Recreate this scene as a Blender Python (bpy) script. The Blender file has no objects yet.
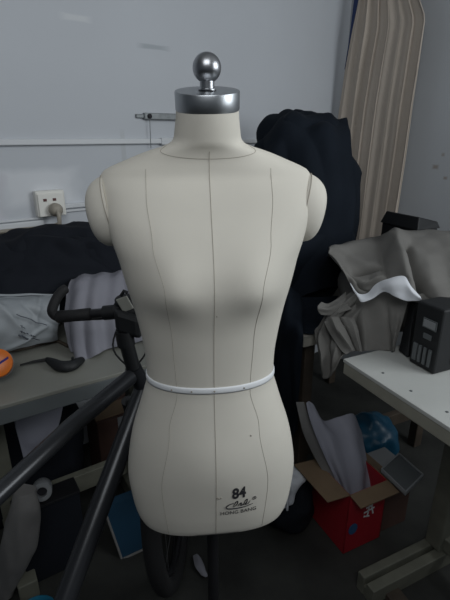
import bpy, bmesh, math, random
from mathutils import Vector, Matrix, noise
random.seed(7)
sc = bpy.context.scene
C = sc.collection
PI = math.pi
def V(*a): return Vector(a)

# ------------------------------------------------------------------ camera
CAMH = 1.42
PITCH = math.radians(20.1)
FPX = 450.0
cd = bpy.data.cameras.new('camera'); cam = bpy.data.objects.new('camera', cd); C.objects.link(cam)
cam.location = (0, 0, CAMH); cam.rotation_euler = (PI/2 - PITCH, 0, 0)
cd.sensor_fit = 'VERTICAL'; cd.sensor_height = 24.0; cd.lens = FPX/600*24.0
cd.clip_start = 0.02
sc.camera = cam

def P(px, py, d):
    """point seen at photo pixel (px,py) standing d metres in front of the viewer"""
    dz = d*math.tan(math.atan((py-300)/FPX) + PITCH)
    ax = d*math.cos(PITCH) + dz*math.sin(PITCH)
    return V((px-225)/FPX*ax, d, CAMH - dz)
def F(px, py, z):
    """point at photo pixel on the horizontal plane of height z"""
    d = (CAMH - z)/math.tan(math.atan((py-300)/FPX) + PITCH)
    return P(px, py, d)

def pix(p):
    ax = p.y*math.cos(PITCH)+(CAMH-p.z)*math.sin(PITCH)
    return V(225+p.x/ax*FPX, 300+FPX*math.tan(math.atan2(CAMH-p.z, p.y)-PITCH), 0)

# ------------------------------------------------------------------ materials
def mat(name, col, rough=0.7, metal=0.0, var=0.0, vscale=8.0, bump=0.0, bscale=200.0, spec=0.5, col2=None, sheen=0.0, coat=0.0):
    m = bpy.data.materials.new(name); m.use_nodes = True
    nt = m.node_tree; N = nt.nodes; L = nt.links
    b = N['Principled BSDF']
    b.inputs['Base Color'].default_value = (*col, 1)
    b.inputs['Roughness'].default_value = rough
    b.inputs['Metallic'].default_value = metal
    b.inputs['Specular IOR Level'].default_value = spec
    if sheen: b.inputs['Sheen Weight'].default_value = sheen
    if coat: b.inputs['Coat Weight'].default_value = coat
    tc = N.new('ShaderNodeTexCoord')
    if var or col2:
        n = N.new('ShaderNodeTexNoise'); n.inputs['Scale'].default_value = vscale; n.inputs['Detail'].default_value = 6
        L.new(tc.outputs['Object'], n.inputs['Vector'])
        r = N.new('ShaderNodeValToRGB')
        c2 = col2 if col2 else tuple(max(0, c*(1-var)) for c in col)
        r.color_ramp.elements[0].position = 0.35; r.color_ramp.elements[0].color = (*c2, 1)
        r.color_ramp.elements[1].position = 0.65; r.color_ramp.elements[1].color = (*col, 1)
        L.new(n.outputs['Fac'], r.inputs['Fac']); L.new(r.outputs['Color'], b.inputs['Base Color'])
    if bump:
        n2 = N.new('ShaderNodeTexNoise'); n2.inputs['Scale'].default_value = bscale; n2.inputs['Detail'].default_value = 3
        L.new(tc.outputs['Object'], n2.inputs['Vector'])
        bp = N.new('ShaderNodeBump'); bp.inputs['Strength'].default_value = bump; bp.inputs['Distance'].default_value = 0.004
        L.new(n2.outputs['Fac'], bp.inputs['Height']); L.new(bp.outputs['Normal'], b.inputs['Normal'])
    return m

M = {}
M['linen'] = mat('linen', (0.655, 0.625, 0.555), 0.85, var=0.05, vscale=6, bump=0.12, bscale=900, spec=0.2)
M['seam'] = mat('seam_thread', (0.34, 0.31, 0.265), 0.9)
M['tape_white'] = mat('white_tape', (0.80, 0.82, 0.84), 0.7, bump=0.1, bscale=700)
M['steel'] = mat('brushed_steel', (0.42, 0.44, 0.46), 0.36, 1.0, bump=0.03, bscale=600)
M['steel_ball'] = mat('polished_steel', (0.38, 0.39, 0.41), 0.32, 1.0)
M['ink'] = mat('black_ink', (0.02, 0.02, 0.025), 0.8)
M['black_metal'] = mat('black_metal', (0.012, 0.012, 0.014), 0.4)
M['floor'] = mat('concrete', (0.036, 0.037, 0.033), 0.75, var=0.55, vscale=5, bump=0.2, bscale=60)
M['ceiling'] = mat('ceiling_paint', (0.5, 0.5, 0.5), 0.9)
M['pvc'] = mat('white_pvc', (0.62, 0.64, 0.66), 0.45)
M['socket'] = mat('socket_plastic', (0.78, 0.77, 0.72), 0.4)
M['plug'] = mat('plug_plastic', (0.33, 0.30, 0.25), 0.5)
M['dark_hole'] = mat('dark_slot', (0.10, 0.03, 0.03), 0.6)
M['galv'] = mat('galvanised_metal', (0.27, 0.29, 0.30), 0.5, 0.25, var=0.3, vscale=30)
M['curtain'] = mat('beige_cotton', (0.49, 0.43, 0.37), 0.9, var=0.06, vscale=5, bump=0.1, bscale=400, spec=0.2)
M['navy'] = mat('navy_cloth', (0.006, 0.009, 0.014), 0.9, col2=(0.009, 0.013, 0.020), vscale=4, bump=0.15, bscale=90, spec=0.15)
M['blackcloth'] = mat('black_cloth', (0.011, 0.013, 0.018), 0.88, bump=0.15, bscale=80, spec=0.15)
M['grey'] = mat('grey_wool', (0.175, 0.170, 0.160), 0.92, var=0.07, vscale=5, bump=0.12, bscale=500, spec=0.15)
M['whitecloth'] = mat('white_cloth', (0.66, 0.68, 0.72), 0.85, bump=0.1, bscale=300, spec=0.2)
M['lilac'] = mat('pale_lilac_cloth', (0.25, 0.25, 0.285), 0.88, var=0.08, vscale=6, bump=0.1, bscale=200, spec=0.2)
M['sheet'] = mat('pale_sheet', (0.29, 0.295, 0.35), 0.7, bump=0.05, bscale=30)
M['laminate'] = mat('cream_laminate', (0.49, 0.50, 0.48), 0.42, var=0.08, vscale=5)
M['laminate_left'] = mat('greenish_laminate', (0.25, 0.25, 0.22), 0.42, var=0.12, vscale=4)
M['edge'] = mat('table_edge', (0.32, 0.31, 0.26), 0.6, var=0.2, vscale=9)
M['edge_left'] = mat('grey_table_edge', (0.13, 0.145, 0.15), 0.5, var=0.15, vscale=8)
M['beam'] = mat('greenish_paint', (0.17, 0.17, 0.135), 0.55, var=0.25, vscale=12)
M['wood'] = mat('brown_wood', (0.085, 0.065, 0.048), 0.6, var=0.4, vscale=10)
M['palewood'] = mat('pale_wood', (0.46, 0.44, 0.39), 0.6, var=0.2, vscale=12)
M['blackplastic'] = mat('black_plastic', (0.007, 0.008, 0.0095), 0.6, bump=0.05, bscale=300)
M['greyplastic'] = mat('grey_plastic', (0.10, 0.11, 0.115), 0.5)
M['palegrey'] = mat('pale_grey_plastic', (0.24, 0.25, 0.26), 0.5)
M['frame'] = mat('dark_frame_paint', (0.030, 0.032, 0.036), 0.30, 0.35)
M['rubber'] = mat('rubber', (0.010, 0.010, 0.011), 0.75, bump=0.3, bscale=120)
M['cardboard'] = mat('cardboard', (0.19, 0.13, 0.078), 0.85, var=0.12, vscale=14)
M['redprint'] = mat('red_print', (0.34, 0.012, 0.022), 0.5, var=0.15, vscale=7)
M['whiteprint'] = mat('white_print', (0.65, 0.65, 0.65), 0.6)
M['blueprint'] = mat('blue_print', (0.03, 0.09, 0.20), 0.6)
M['bluebag'] = mat('blue_plastic_film', (0.008, 0.075, 0.14), 0.4, bump=0.3, bscale=25)
M['bluepanel'] = mat('dark_blue_board', (0.012, 0.055, 0.105), 0.55, var=0.2, vscale=8)
M['cyan'] = mat('cyan_plastic', (0.01, 0.15, 0.25), 0.45)
M['orange'] = mat('orange_tape', (0.80, 0.19, 0.015), 0.4)
M['purple'] = mat('purple_print', (0.07, 0.05, 0.28), 0.6)
M['redbrown'] = mat('redbrown_carton', (0.07, 0.035, 0.026), 0.8, var=0.2, vscale=9)
M['bagwhite'] = mat('white_film', (0.32, 0.345, 0.365), 0.5, var=0.15, vscale=10, bump=0.3, bscale=25)
M['inkgrey'] = mat('faded_ink', (0.07, 0.08, 0.10), 0.8)
M['sack'] = mat('grey_sackcloth', (0.22, 0.215, 0.21), 0.9, var=0.15, vscale=9, bump=0.15, bscale=150, spec=0.15)
M['bluetrim'] = mat('blue_trim', (0.02, 0.04, 0.12), 0.8)
M['tag'] = mat('beige_tag', (0.36, 0.36, 0.32), 0.6)

def wall_mat(name, base, patches=(), stains=()):
    m = mat(name, base, 0.85, spec=0.2)
    nt = m.node_tree; N = nt.nodes; L = nt.links; b = N['Principled BSDF']
    tc = N.new('ShaderNodeTexCoord'); sep = N.new('ShaderNodeSeparateXYZ'); L.new(tc.outputs['Object'], sep.inputs[0])
    n = N.new('ShaderNodeTexNoise'); n.inputs['Scale'].default_value = 1.6; n.inputs['Detail'].default_value = 8; L.new(tc.outputs['Object'], n.inputs['Vector'])
    r = N.new('ShaderNodeValToRGB'); r.color_ramp.elements[0].position = .3; r.color_ramp.elements[1].position = .7
    r.color_ramp.elements[0].color = (*[c*.93 for c in base], 1); r.color_ramp.elements[1].color = (*base, 1)
    L.new(n.outputs['Fac'], r.inputs['Fac']); cur = r.outputs['Color']
    nn = N.new('ShaderNodeTexNoise'); nn.inputs['Scale'].default_value = 14; nn.inputs['Detail'].default_value = 4; L.new(tc.outputs['Object'], nn.inputs['Vector'])
    for (cx, cz, hx, hz, col, soft) in list(patches)+list(stains):
        # rounded-box mask in wall coordinates with a rough edge
        def ax(sock, c, h):
            s = N.new('ShaderNodeMath'); s.operation = 'SUBTRACT'; L.new(sock, s.inputs[0]); s.inputs[1].default_value = c
            a = N.new('ShaderNodeMath'); a.operation = 'ABSOLUTE'; L.new(s.outputs[0], a.inputs[0])
            d = N.new('ShaderNodeMath'); d.operation = 'DIVIDE'; L.new(a.outputs[0], d.inputs[0]); d.inputs[1].default_value = h
            return d.outputs[0]
        mx = N.new('ShaderNodeMath'); mx.operation = 'MAXIMUM'
        L.new(ax(sep.outputs['X'], cx, hx), mx.inputs[0]); L.new(ax(sep.outputs['Z'], cz, hz), mx.inputs[1])
        ad = N.new('ShaderNodeMath'); ad.operation = 'MULTIPLY_ADD'; L.new(nn.outputs['Fac'], ad.inputs[0]); ad.inputs[1].default_value = .5; L.new(mx.outputs[0], ad.inputs[2])
        mr = N.new('ShaderNodeMapRange'); mr.inputs['From Min'].default_value = 1.25-soft; mr.inputs['From Max'].default_value = 1.25+soft*.2
        mr.inputs['To Min'].default_value = 1; mr.inputs['To Max'].default_value = 0; L.new(ad.outputs[0], mr.inputs['Value'])
        mixn = N.new('ShaderNodeMix'); mixn.data_type = 'RGBA'
        L.new(mr.outputs[0], mixn.inputs[0]); L.new(cur, mixn.inputs[6]); mixn.inputs[7].default_value = (*col, 1)
        cur = mixn.outputs[2]
    L.new(cur, b.inputs['Base Color'])
    return m

# ------------------------------------------------------------------ mesh builder
class MB:
    def __init__(s): s.v = []; s.f = []
    def _add(s, vs, fs):
        o = len(s.v); s.v += [Vector(v) for v in vs]; s.f += [tuple(i+o for i in f) for f in fs]
    def box(s, c, size, ex=V(1,0,0), ey=V(0,1,0), ez=V(0,0,1)):
        c = Vector(c); ex = ex.normalized()*size[0]/2; ey = ey.normalized()*size[1]/2; ez = ez.normalized()*size[2]/2
        vs = [c+ex*i+ey*j+ez*k for k in (-1,1) for j in (-1,1) for i in (-1,1)]
        s._add(vs, [(0,2,3,1),(4,5,7,6),(0,1,5,4),(2,6,7,3),(0,4,6,2),(1,3,7,5)]); return s
    def hexa(s, vs):
        s._add(vs, [(0,3,2,1),(4,5,6,7),(0,1,5,4),(1,2,6,5),(2,3,7,6),(3,0,4,7)]); return s
    def tube(s, pts, r, n=14, cap=True, flat=1.0):
        pts = [Vector(p) for p in pts]; k = len(pts)
        rs = r if isinstance(r, (list, tuple)) else [r]*k
        t0 = (pts[1]-pts[0]).normalized()
        a = t0.orthogonal().normalized(); rings = []
        for i, p in enumerate(pts):
            t = (pts[min(i+1,k-1)]-pts[max(i-1,0)]).normalized()
            a = (a - t*a.dot(t)).normalized(); b = t.cross(a)
            rings.append([p+(a*math.cos(2*PI*j/n)+b*math.sin(2*PI*j/n)*flat)*rs[i] for j in range(n)])
        vs = [v for rg in rings for v in rg]; fs = []
        for i in range(k-1):
            for j in range(n):
                fs.append((i*n+j, i*n+(j+1)%n, (i+1)*n+(j+1)%n, (i+1)*n+j))
        if cap: fs.append(tuple(range(n-1,-1,-1))); fs.append(tuple((k-1)*n+j for j in range(n)))
        s._add(vs, fs); return s
    def lathe(s, prof, o, axis=V(0,0,1), n=40, ring=False):
        """prof: list of (radius, along-axis)"""
        o = Vector(o); z = axis.normalized(); x = z.orthogonal().normalized(); y = z.cross(x)
        vs = []; fs = []; k = len(prof)
        for (r, h) in prof:
            for j in range(n):
                vs.append(o+z*h+(x*math.cos(2*PI*j/n)+y*math.sin(2*PI*j/n))*r)
        for i in range(k-1):
            for j in range(n): fs.append((i*n+j, i*n+(j+1)%n, (i+1)*n+(j+1)%n, (i+1)*n+j))
        if ring:
            for j in range(n): fs.append(((k-1)*n+j, (k-1)*n+(j+1)%n, (j+1)%n, j))
        else:
            fs.append(tuple(range(n-1,-1,-1))); fs.append(tuple((k-1)*n+j for j in range(n)))
        s._add(vs, fs); return s
    def torus(s, c, R, r, axis, n=56, m=12):
        c = Vector(c); z = axis.normalized(); x = z.orthogonal().normalized(); y = z.cross(x)
        vs = []; fs = []
        for i in range(n):
            d = x*math.cos(2*PI*i/n)+y*math.sin(2*PI*i/n)
            for j in range(m):
                vs.append(c+d*(R+r*math.cos(2*PI*j/m))+z*r*math.sin(2*PI*j/m))
        for i in range(n):
            for j in range(m): fs.append((i*m+j, ((i+1)%n)*m+j, ((i+1)%n)*m+(j+1)%m, i*m+(j+1)%m))
        s._add(vs, fs); return s
    def grid(s, rows, close_u=False):
        nr = len(rows); nc = len(rows[0]); vs = [v for r in rows for v in r]; fs = []
        for i in range(nr-1):
            for j in range(nc if close_u else nc-1):
                fs.append((i*nc+j, i*nc+(j+1)%nc, (i+1)*nc+(j+1)%nc, (i+1)*nc+j))
        s._add(vs, fs); return s
    def ngon(s, pts): s._add(pts, [tuple(range(len(pts)))]); return s
    def prism(s, poly, depth):
        """poly: outline points; depth: vector"""
        n = len(poly); vs = [Vector(p) for p in poly]+[Vector(p)+depth for p in poly]
        s._add(vs, [tuple(range(n-1,-1,-1)), tuple(range(n, 2*n))]+[(i,(i+1)%n,n+(i+1)%n,n+i) for i in range(n)]); return s
    def build(s, name, m, parent=None, smooth=False, bevel=0.0, solid=0.0, sub=0, origin=None, fix=True):
        me = bpy.data.meshes.new(name)
        org = Vector(origin) if origin is not None else Vector((0,0,0))
        if parent is not None and origin is None: org = Vector(parent['_loc'])
        me.from_pydata([v-org for v in s.v], [], s.f); me.update()
        if fix:
            bm = bmesh.new(); bm.from_mesh(me); bmesh.ops.recalc_face_normals(bm, faces=bm.faces); bm.to_mesh(me); bm.free()
        me.materials.append(M[m] if isinstance(m, str) else m)
        if smooth:
            for p in me.polygons: p.use_smooth = True
        o = bpy.data.objects.new(name, me); C.objects.link(o)
        o.location = org
        if parent is not None:
            o.parent = parent; o.location = org-Vector(parent['_loc'])
        o['_loc'] = tuple(org)
        if solid:
            md = o.modifiers.new('thickness', 'SOLIDIFY'); md.thickness = solid; md.offset = 0
        if bevel:
            md = o.modifiers.new('bevel', 'BEVEL'); md.width = bevel; md.segments = 2; md.limit_method = 'ANGLE'; md.angle_limit = math.radians(40)
        if sub:
            md = o.modifiers.new('sub', 'SUBSURF'); md.levels = sub; md.render_levels = sub
        if smooth and hasattr(me, 'set_sharp_from_angle'): me.set_sharp_from_angle(angle=math.radians(50))
        return o

def thing(name, label, cat, loc, group=None):
    o = bpy.data.objects.new(name, None); C.objects.link(o); o.location = loc; o['_loc'] = tuple(Vector(loc))
    o.empty_display_size = 0.05
    return tag(o, label, cat, group)
def tag(o, label, cat, group=None):
    o['label'] = label; o['category'] = cat
    if group: o['group'] = group
    return o
def struct(o): o['kind'] = 'structure'; return o

# ------------------------------------------------------------------ cloth helpers
def cr(p0, p1, p2, p3, t):
    return 0.5*((2*p1)+(p2-p0)*t+(2*p0-5*p1+4*p2-p3)*t*t+(3*p1-p0-3*p2+p3)*t*t*t)
def cr_line(pts, n):
    k = len(pts); out = []
    for i in range(n):
        u = i/(n-1)*(k-1); a = min(int(u), k-2); t = u-a
        out.append(cr(pts[max(a-1,0)], pts[a], pts[a+1], pts[min(a+2,k-1)], t))
    return out
def patch_rows(net, nu=46, nv=46):
    rows = [cr_line([Vector(p) for p in r], nu) for r in net]
    cols = [cr_line([rows[i][j] for i in range(len(rows))], nv) for j in range(nu)]
    return [[cols[j][i] for j in range(nu)] for i in range(nv)]
def wrinkle(p, amp, scale, seed, stretch=V(1,1,1)):
    q = V(p.x*stretch.x, p.y*stretch.y, p.z*stretch.z)*scale+V(seed*3.7, seed*1.3, seed*5.1)
    n1 = noise.noise(q); n2 = noise.noise(q*2.3+V(9,2,4))
    return amp*((1-abs(n1)*2)*.6+n2*.4)
def cloth(mb, net, nu=46, nv=46, amp=0.006, scale=9, seed=1, stretch=V(1,1,1), rip=None, ridges=()):
    """rip=(amp, number of pleats, fade) ripples across u, growing towards the hem"""
    rows = patch_rows(net, nu, nv); out = []
    q = (rows[nv//2][nu//2+1]-rows[nv//2][nu//2]).cross(rows[nv//2+1][nu//2]-rows[nv//2][nu//2])
    ridge_sign = 1 if q.dot(V(0,-.6,.8)) > 0 else -1
    for i in range(nv):
        o = []
        for j in range(nu):
            p = rows[i][j]
            du = rows[i][min(j+1,nu-1)]-rows[i][max(j-1,0)]; dv = rows[min(i+1,nv-1)][j]-rows[max(i-1,0)][j]
            n = du.cross(dv)
            n = n.normalized() if n.length > 1e-9 else V(0,0,1)
            a = wrinkle(p, amp, scale, seed, stretch)
            if rip: a += rip[0]*math.sin(2*PI*rip[1]*(j/(nu-1))+noise.noise(p*6)*1.5)*(1-rip[2]+rip[2]*i/(nv-1))
            uu = j/(nu-1); vv = i/(nv-1)
            for (u0, v0, u1, v1, w, am) in ridges:    # creases (am<0) and raised folds (am>0) along lines of the cloth
                dx, dy = u1-u0, v1-v0; tt = max(0, min(1, ((uu-u0)*dx+(vv-v0)*dy)/(dx*dx+dy*dy)))
                ds = math.hypot(uu-u0-dx*tt, vv-v0-dy*tt)/w
                a += am*math.exp(-ds**1.6)*(.35+.65*math.sin(PI*(.12+.76*tt)))*ridge_sign
            o.append(p+n*a)
        out.append(o)
    mb.grid(out); return mb
def lump(mb, c, size, amp=0.02, scale=6, seed=1, n=2.6, nu=64, nv=36, zmin=None, ex=V(1,0,0), ey=V(0,1,0), stretch=V(1,1,1), taper=0.0):
    """a heaped soft body with folds; size = half extents; flattened at zmin"""
    c = Vector(c); rows = []
    def sp(x, e): return math.copysign(abs(x)**(2/e), x)
    for i in range(nv+1):
        ph = -PI/2+PI*i/nv; row = []
        for j in range(nu):
            th = 2*PI*j/nu
            d = V(sp(math.cos(ph), n)*sp(math.cos(th), n), sp(math.cos(ph), n)*sp(math.sin(th), n), sp(math.sin(ph), n))
            k = 1-taper*(d.z*.5+.5)
            p = c+ex*d.x*size[0]*k+ey*d.y*size[1]*k+V(0,0,1)*d.z*size[2]
            nn = (ex*d.x/size[0]+ey*d.y/size[1]+V(0,0,1)*d.z/size[2]).normalized()
            p = p+nn*wrinkle(p, amp, scale, seed, stretch)
            if zmin is not None and p.z < zmin: p.z = zmin
            row.append(p)
        rows.append(row)
    mb.grid(rows, close_u=True); return mb

# ================================================================== ROOM
U = V(.8,.6,0); W = V(.6,-.8,0)             # along the left wall (to the right and away) / along the right wall (towards us)
CORNER = V(.69,2.86,0)
A0 = V(-.89,1.68,0)
def wall_left_pt(t, z, off=0.0):             # t metres along the left wall from A0, off = distance out from the wall
    return A0+U*t+W*off+V(0,0,z)
HT = 2.8
def slab(name, a, b, out, m):
    mb = MB(); d = (b-a); mb.box(V(d.length/2, 0.05, HT/2), (d.length, .1, HT))
    o = mb.build(name, m); o.location = a; o.rotation_euler = (0,0,math.atan2(d.y, d.x)); return struct(o)
tl0 = -1.6
LW0 = A0+U*tl0
lw_len = (CORNER-LW0).length
def tw(t): return t-tl0                      # wall coordinate used in the wall material
M['wall_l'] = wall_mat('wall_paint_left', (0.56, 0.585, 0.62), patches=[
        (tw(.21), 1.23, .16, .075, (0.66,.68,.71), .35),
        (tw(-.22), 1.185, .30, .10, (0.585,.59,.63), .12)],
    stains=[(tw(.74), 1.765, .075, .010, (0.42,.45,.48), .5), (tw(.42), 1.83, .06, .012, (0.62,.64,.66), .5),
            (tw(.57), 1.36, .012, .09, (0.50,.52,.54), .3)])
wl = slab('wall_left', LW0, CORNER, None, M['wall_l'])
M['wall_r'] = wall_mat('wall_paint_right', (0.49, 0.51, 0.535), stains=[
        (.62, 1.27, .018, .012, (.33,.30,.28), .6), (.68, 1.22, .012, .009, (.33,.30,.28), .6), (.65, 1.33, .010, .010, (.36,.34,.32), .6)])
wr = slab('wall_right', CORNER, CORNER+W*3.0, None, M['wall_r'])
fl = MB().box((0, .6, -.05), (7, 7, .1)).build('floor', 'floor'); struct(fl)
ce = MB().box((0, 1.4, HT+.05), (7, 5.4, .1)).build('ceiling', 'ceiling'); struct(ce)

# conduits on the left wall
t = thing('cable_conduit', 'long white plastic conduit running along the wall at neck height', 'conduit', wall_left_pt(-1.4, 1.396, .012))
mb = MB().box(wall_left_pt(-.2, 1.396, .010), (2.0, .02, .022), U, W); mb.build('conduit_run', 'pvc', t, bevel=.004)
MB().box(wall_left_pt(1.32, 1.392, .010), (1.06, .02, .020), U, W).build('conduit_run', 'pvc', t, bevel=.004)
MB().box(wall_left_pt(.79, 1.395, .012), (.09, .025, .030), U, W).build('coupling', 'pvc', t, bevel=.004)
t = thing('low_conduit', 'white conduit running left from the wall socket', 'conduit', wall_left_pt(-1.0, 1.09, .012))
MB().box(wall_left_pt(-.47, 1.092, .011), (1.34, .022, .026), U, W).build('conduit_run', 'pvc', t, bevel=.004)
MB().box(wall_left_pt(-.47, 1.112, .006), (1.34, .012, .008), U, W).build('conduit_lid', 'pvc', t, bevel=.002)
t = thing('short_conduit', 'short white conduit right of the wall socket, behind the form', 'conduit', wall_left_pt(.3, 1.15, .012))
MB().box(wall_left_pt(.62, 1.150, .010), (.66, .02, .018), U, W).build('conduit_run', 'pvc', t, bevel=.003)
MB().box(wall_left_pt(.62, 1.130, .006), (.66, .012, .010), U, W).build('conduit_lid', 'pvc', t, bevel=.002)

# wall socket with a plug in it
SO = wall_left_pt(.232, 1.168, 0)
t = thing('wall_socket', 'white surface-mounted wall socket box on the left wall', 'socket', SO)
MB().box(SO+W*.019, (.112, .038, .100), U, W).build('socket_box', 'socket', t, bevel=.006)
MB().box(SO+W*.041+V(0,0,-.004), (.100, .006, .086), U, W).build('face_plate', 'socket', t, bevel=.002)
for k in (-1, 1):
    MB().box(SO+W*.0445+U*(k*.018-.006)+V(0,0,.016), (.013, .002, .010), U, W).build('slot', 'dark_hole', t)
PL = SO+W*.0445+U*.008+V(0,0,-.022)
t = thing('power_plug', 'brown-grey power plug pushed into the wall socket', 'plug', PL)
MB().lathe([(.022,0),(.026,.006),(.026,.022),(.018,.034),(.010,.038)], PL, W, n=24).build('plug_body', 'plug', t, smooth=True)
MB().tube([PL+W*.03, PL+W*.045+V(0,0,-.015), PL+W*.04+V(0,0,-.05), PL+W*.02+U*-.03+V(0,0,-.066), PL+W*-.01+U*-.10+V(0,0,-.068), PL+W*-.012+U*-.3+V(0,0,-.066)], .009, n=10).build('cord', 'plug', t, smooth=True)

# metal bar fixed on the wall
BR = wall_left_pt(.68, 1.497, 0)
t = thing('wall_bracket', 'grey metal bar screwed to the wall left of the neck', 'bracket', BR)
MB().box(BR+U*.22+W*.012, (.46, .022, .027), U, W).build('bar', 'galv', t, bevel=.004)
MB().box(BR+U*-.02+W*.008, (.05, .012, .016), U, W).build('mounting_tab', 'galv', t, bevel=.003)
MB().lathe([(.010,0),(.010,.005),(.006,.009)], BR+W*.023+U*.012, W, n=16).build('screw', 'ink', t)
MB().tube([BR+W*.024+U*.012, BR+W*.02+U*.012+V(0,0,-.13)], .0016, n=6).build('wire', 'galv', t)

# ================================================================== CURTAIN
def curtain():
    base = CORNER+W*.3-U*.08
    t = thing('curtain', 'tall beige curtain gathered in folds in the room corner', 'curtain', base)
    # (z, start along right wall, end, distance off the wall)
    prof = [(2.62,.15,.30,.06),(2.32,.13,.37,.07),(2.05,.11,.455,.09),(1.93,.095,.53,.10),(1.75,.07,.53,.10),(1.55,.055,.525,.10),(1.30,.05,.525,.10),(1.0,.05,.52,.10),(.7,.05,.51,.10),(.40,.05,.51,.10)]
    rows = []; nv = 70; nu = 150
    for i in range(nv):
        z = prof[0][0]+(prof[-1][0]-prof[0][0])*i/(nv-1)
        for k in range(len(prof)-1):
            if prof[k][0] >= z >= prof[k+1][0]-1e-6:
                f = (prof[k][0]-z)/(prof[k][0]-prof[k+1][0]); a = [prof[k][q]+(prof[k+1][q]-prof[k][q])*f for q in range(4)]; break
        row = []
        for j in range(nu):
            s = j/(nu-1)
            w = a[1]+(a[2]-a[1])*s
            ph = 2*PI*(6.3*s**1.15)+.5*math.sin(2*z)+1.1+1.2*noise.noise(V(s*3, z*.8, 7))
            amp = .0135*(.7+.6*noise.noise(V(s*6,z*.5,1)))*(1-.88*max(0, min(1, (s-.42)/.18))*max(0, min(1, (.9-s)/.1)))
            off = a[3]+amp*math.sin(ph)+.004*math.sin(2.3*ph+1)+.012*noise.noise(V(s*5, z*1.3, 3))
            row.append(CORNER+W*(w+.012*math.cos(ph))-U*off+V(0,0,z))
        rows.append(row)
    MB().grid(rows).build('curtain_cloth', 'curtain', t, smooth=True, solid=.003, fix=False)
    e = MB(); e.tube([CORNER+W*-.02-U*.12+V(0,0,2.62), CORNER+W*.045-U*.11+V(0,0,2.62)], .012); e.tube([CORNER+W*.0-U*.10+V(0,0,2.63), CORNER+W*.6-U*.10+V(0,0,2.63)], .012)
    e.build('curtain_rod', 'galv', t)
    s = MB(); s.grid([[CORNER+W*.115-U*.085+V(0,0,2.6), CORNER+W*.15-U*.085+V(0,0,2.6)], [CORNER+W*.075-U*.085+V(0,0,1.9), CORNER+W*.11-U*.085+V(0,0,1.9)], [CORNER+W*.06-U*.085+V(0,0,1.76), CORNER+W*.08-U*.085+V(0,0,1.76)]])
    o = s.build('edge_binding', 'bluetrim', t, solid=.003); o['label'] = 'dark blue strip along the curtain edge'
curtain()

# ================================================================== DRESS FORM
FX, FD = -.030, .83
ROT = math.radians(6.0)
# z, half width, front depth, back depth, centre shift in depth, exponent
RINGS = [
 (.6185,.140,.088,.100,0,2.5),(.6205,.159,.100,.116,0,2.8),(.628,.1675,.106,.124,0,2.7),(.645,.1740,.110,.128,0,2.6),(.675,.1795,.114,.132,0,2.5),
 (.7316,.1846,.117,.137,0,2.35),(.7858,.1785,.117,.137,0,2.3),(.8381,.167,.113,.128,0,2.25),(.8886,.1505,.105,.112,0,2.2),
 (.9253,.1392,.099,.100,0,2.15),(.954,.1315,.095,.093,0,2.15),(1.0073,.1312,.095,.090,0,2.15),(1.052,.1364,.098,.094,0,2.15),
 (1.0845,.1417,.101,.100,0,2.15),(1.1163,.1478,.105,.106,0,2.15),(1.1473,.1547,.108,.111,0,2.2),(1.1775,.1615,.109,.114,0,2.2),
 (1.2071,.1677,.107,.115,0,2.25),(1.2359,.176,.102,.115,.004,2.5),(1.2641,.1833,.094,.113,.010,2.8),(1.2917,.1895,.084,.104,.016,3.1),
 (1.3274,.1935,.071,.088,.022,3.1),(1.3430,.1935,.064,.078,.024,2.9),(1.3520,.1915,.060,.073,.025,2.6),(1.3620,.1840,.058,.069,.025,2.4),(1.3705,.1665,.057,.066,.024,2.2),
 (1.3775,.1490,.056,.064,.023,2.1),(1.3860,.1280,.056,.062,.021,2.0),(1.3945,.1045,.056,.060,.018,2.0),(1.4010,.0815,.056,.058,.014,2.0),
 (1.4070,.0660,.056,.057,.010,2.0),(1.4150,.0595,.055,.055,.007,2.0),(1.4280,.0570,.054,.054,.003,2.0),(1.4460,.0545,.0535,.0535,-.001,2.0),(1.4640,.0530,.053,.053,-.004,2.0)]
def ring_at(z):
    if z <= RINGS[0][0]: return RINGS[0][1:]
    if z >= RINGS[-1][0]: return RINGS[-1][1:]
    for k in range(len(RINGS)-1):
        a, b = RINGS[k], RINGS[k+1]
        if a[0] <= z <= b[0]:
            t = (z-a[0])/(b[0]-a[0])
            p0 = RINGS[max(k-1,0)]; p3 = RINGS[min(k+2,len(RINGS)-1)]
            out = []
            for q in range(1, 6):
                # finite-difference hermite in z
                m1 = (b[q]-p0[q])/(b[0]-p0[0])*(b[0]-a[0]); m2 = (p3[q]-a[q])/(p3[0]-a[0])*(b[0]-a[0])
                out.append((2*t**3-3*t*t+1)*a[q]+(t**3-2*t*t+t)*m1+(-2*t**3+3*t*t)*b[q]+(t**3-t*t)*m2)
            return out
def neck_lean(z):                              # the neck leans towards the viewer and its top ring tips forward
    return max(0, min(1, (z-1.385)/.079))
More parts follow.
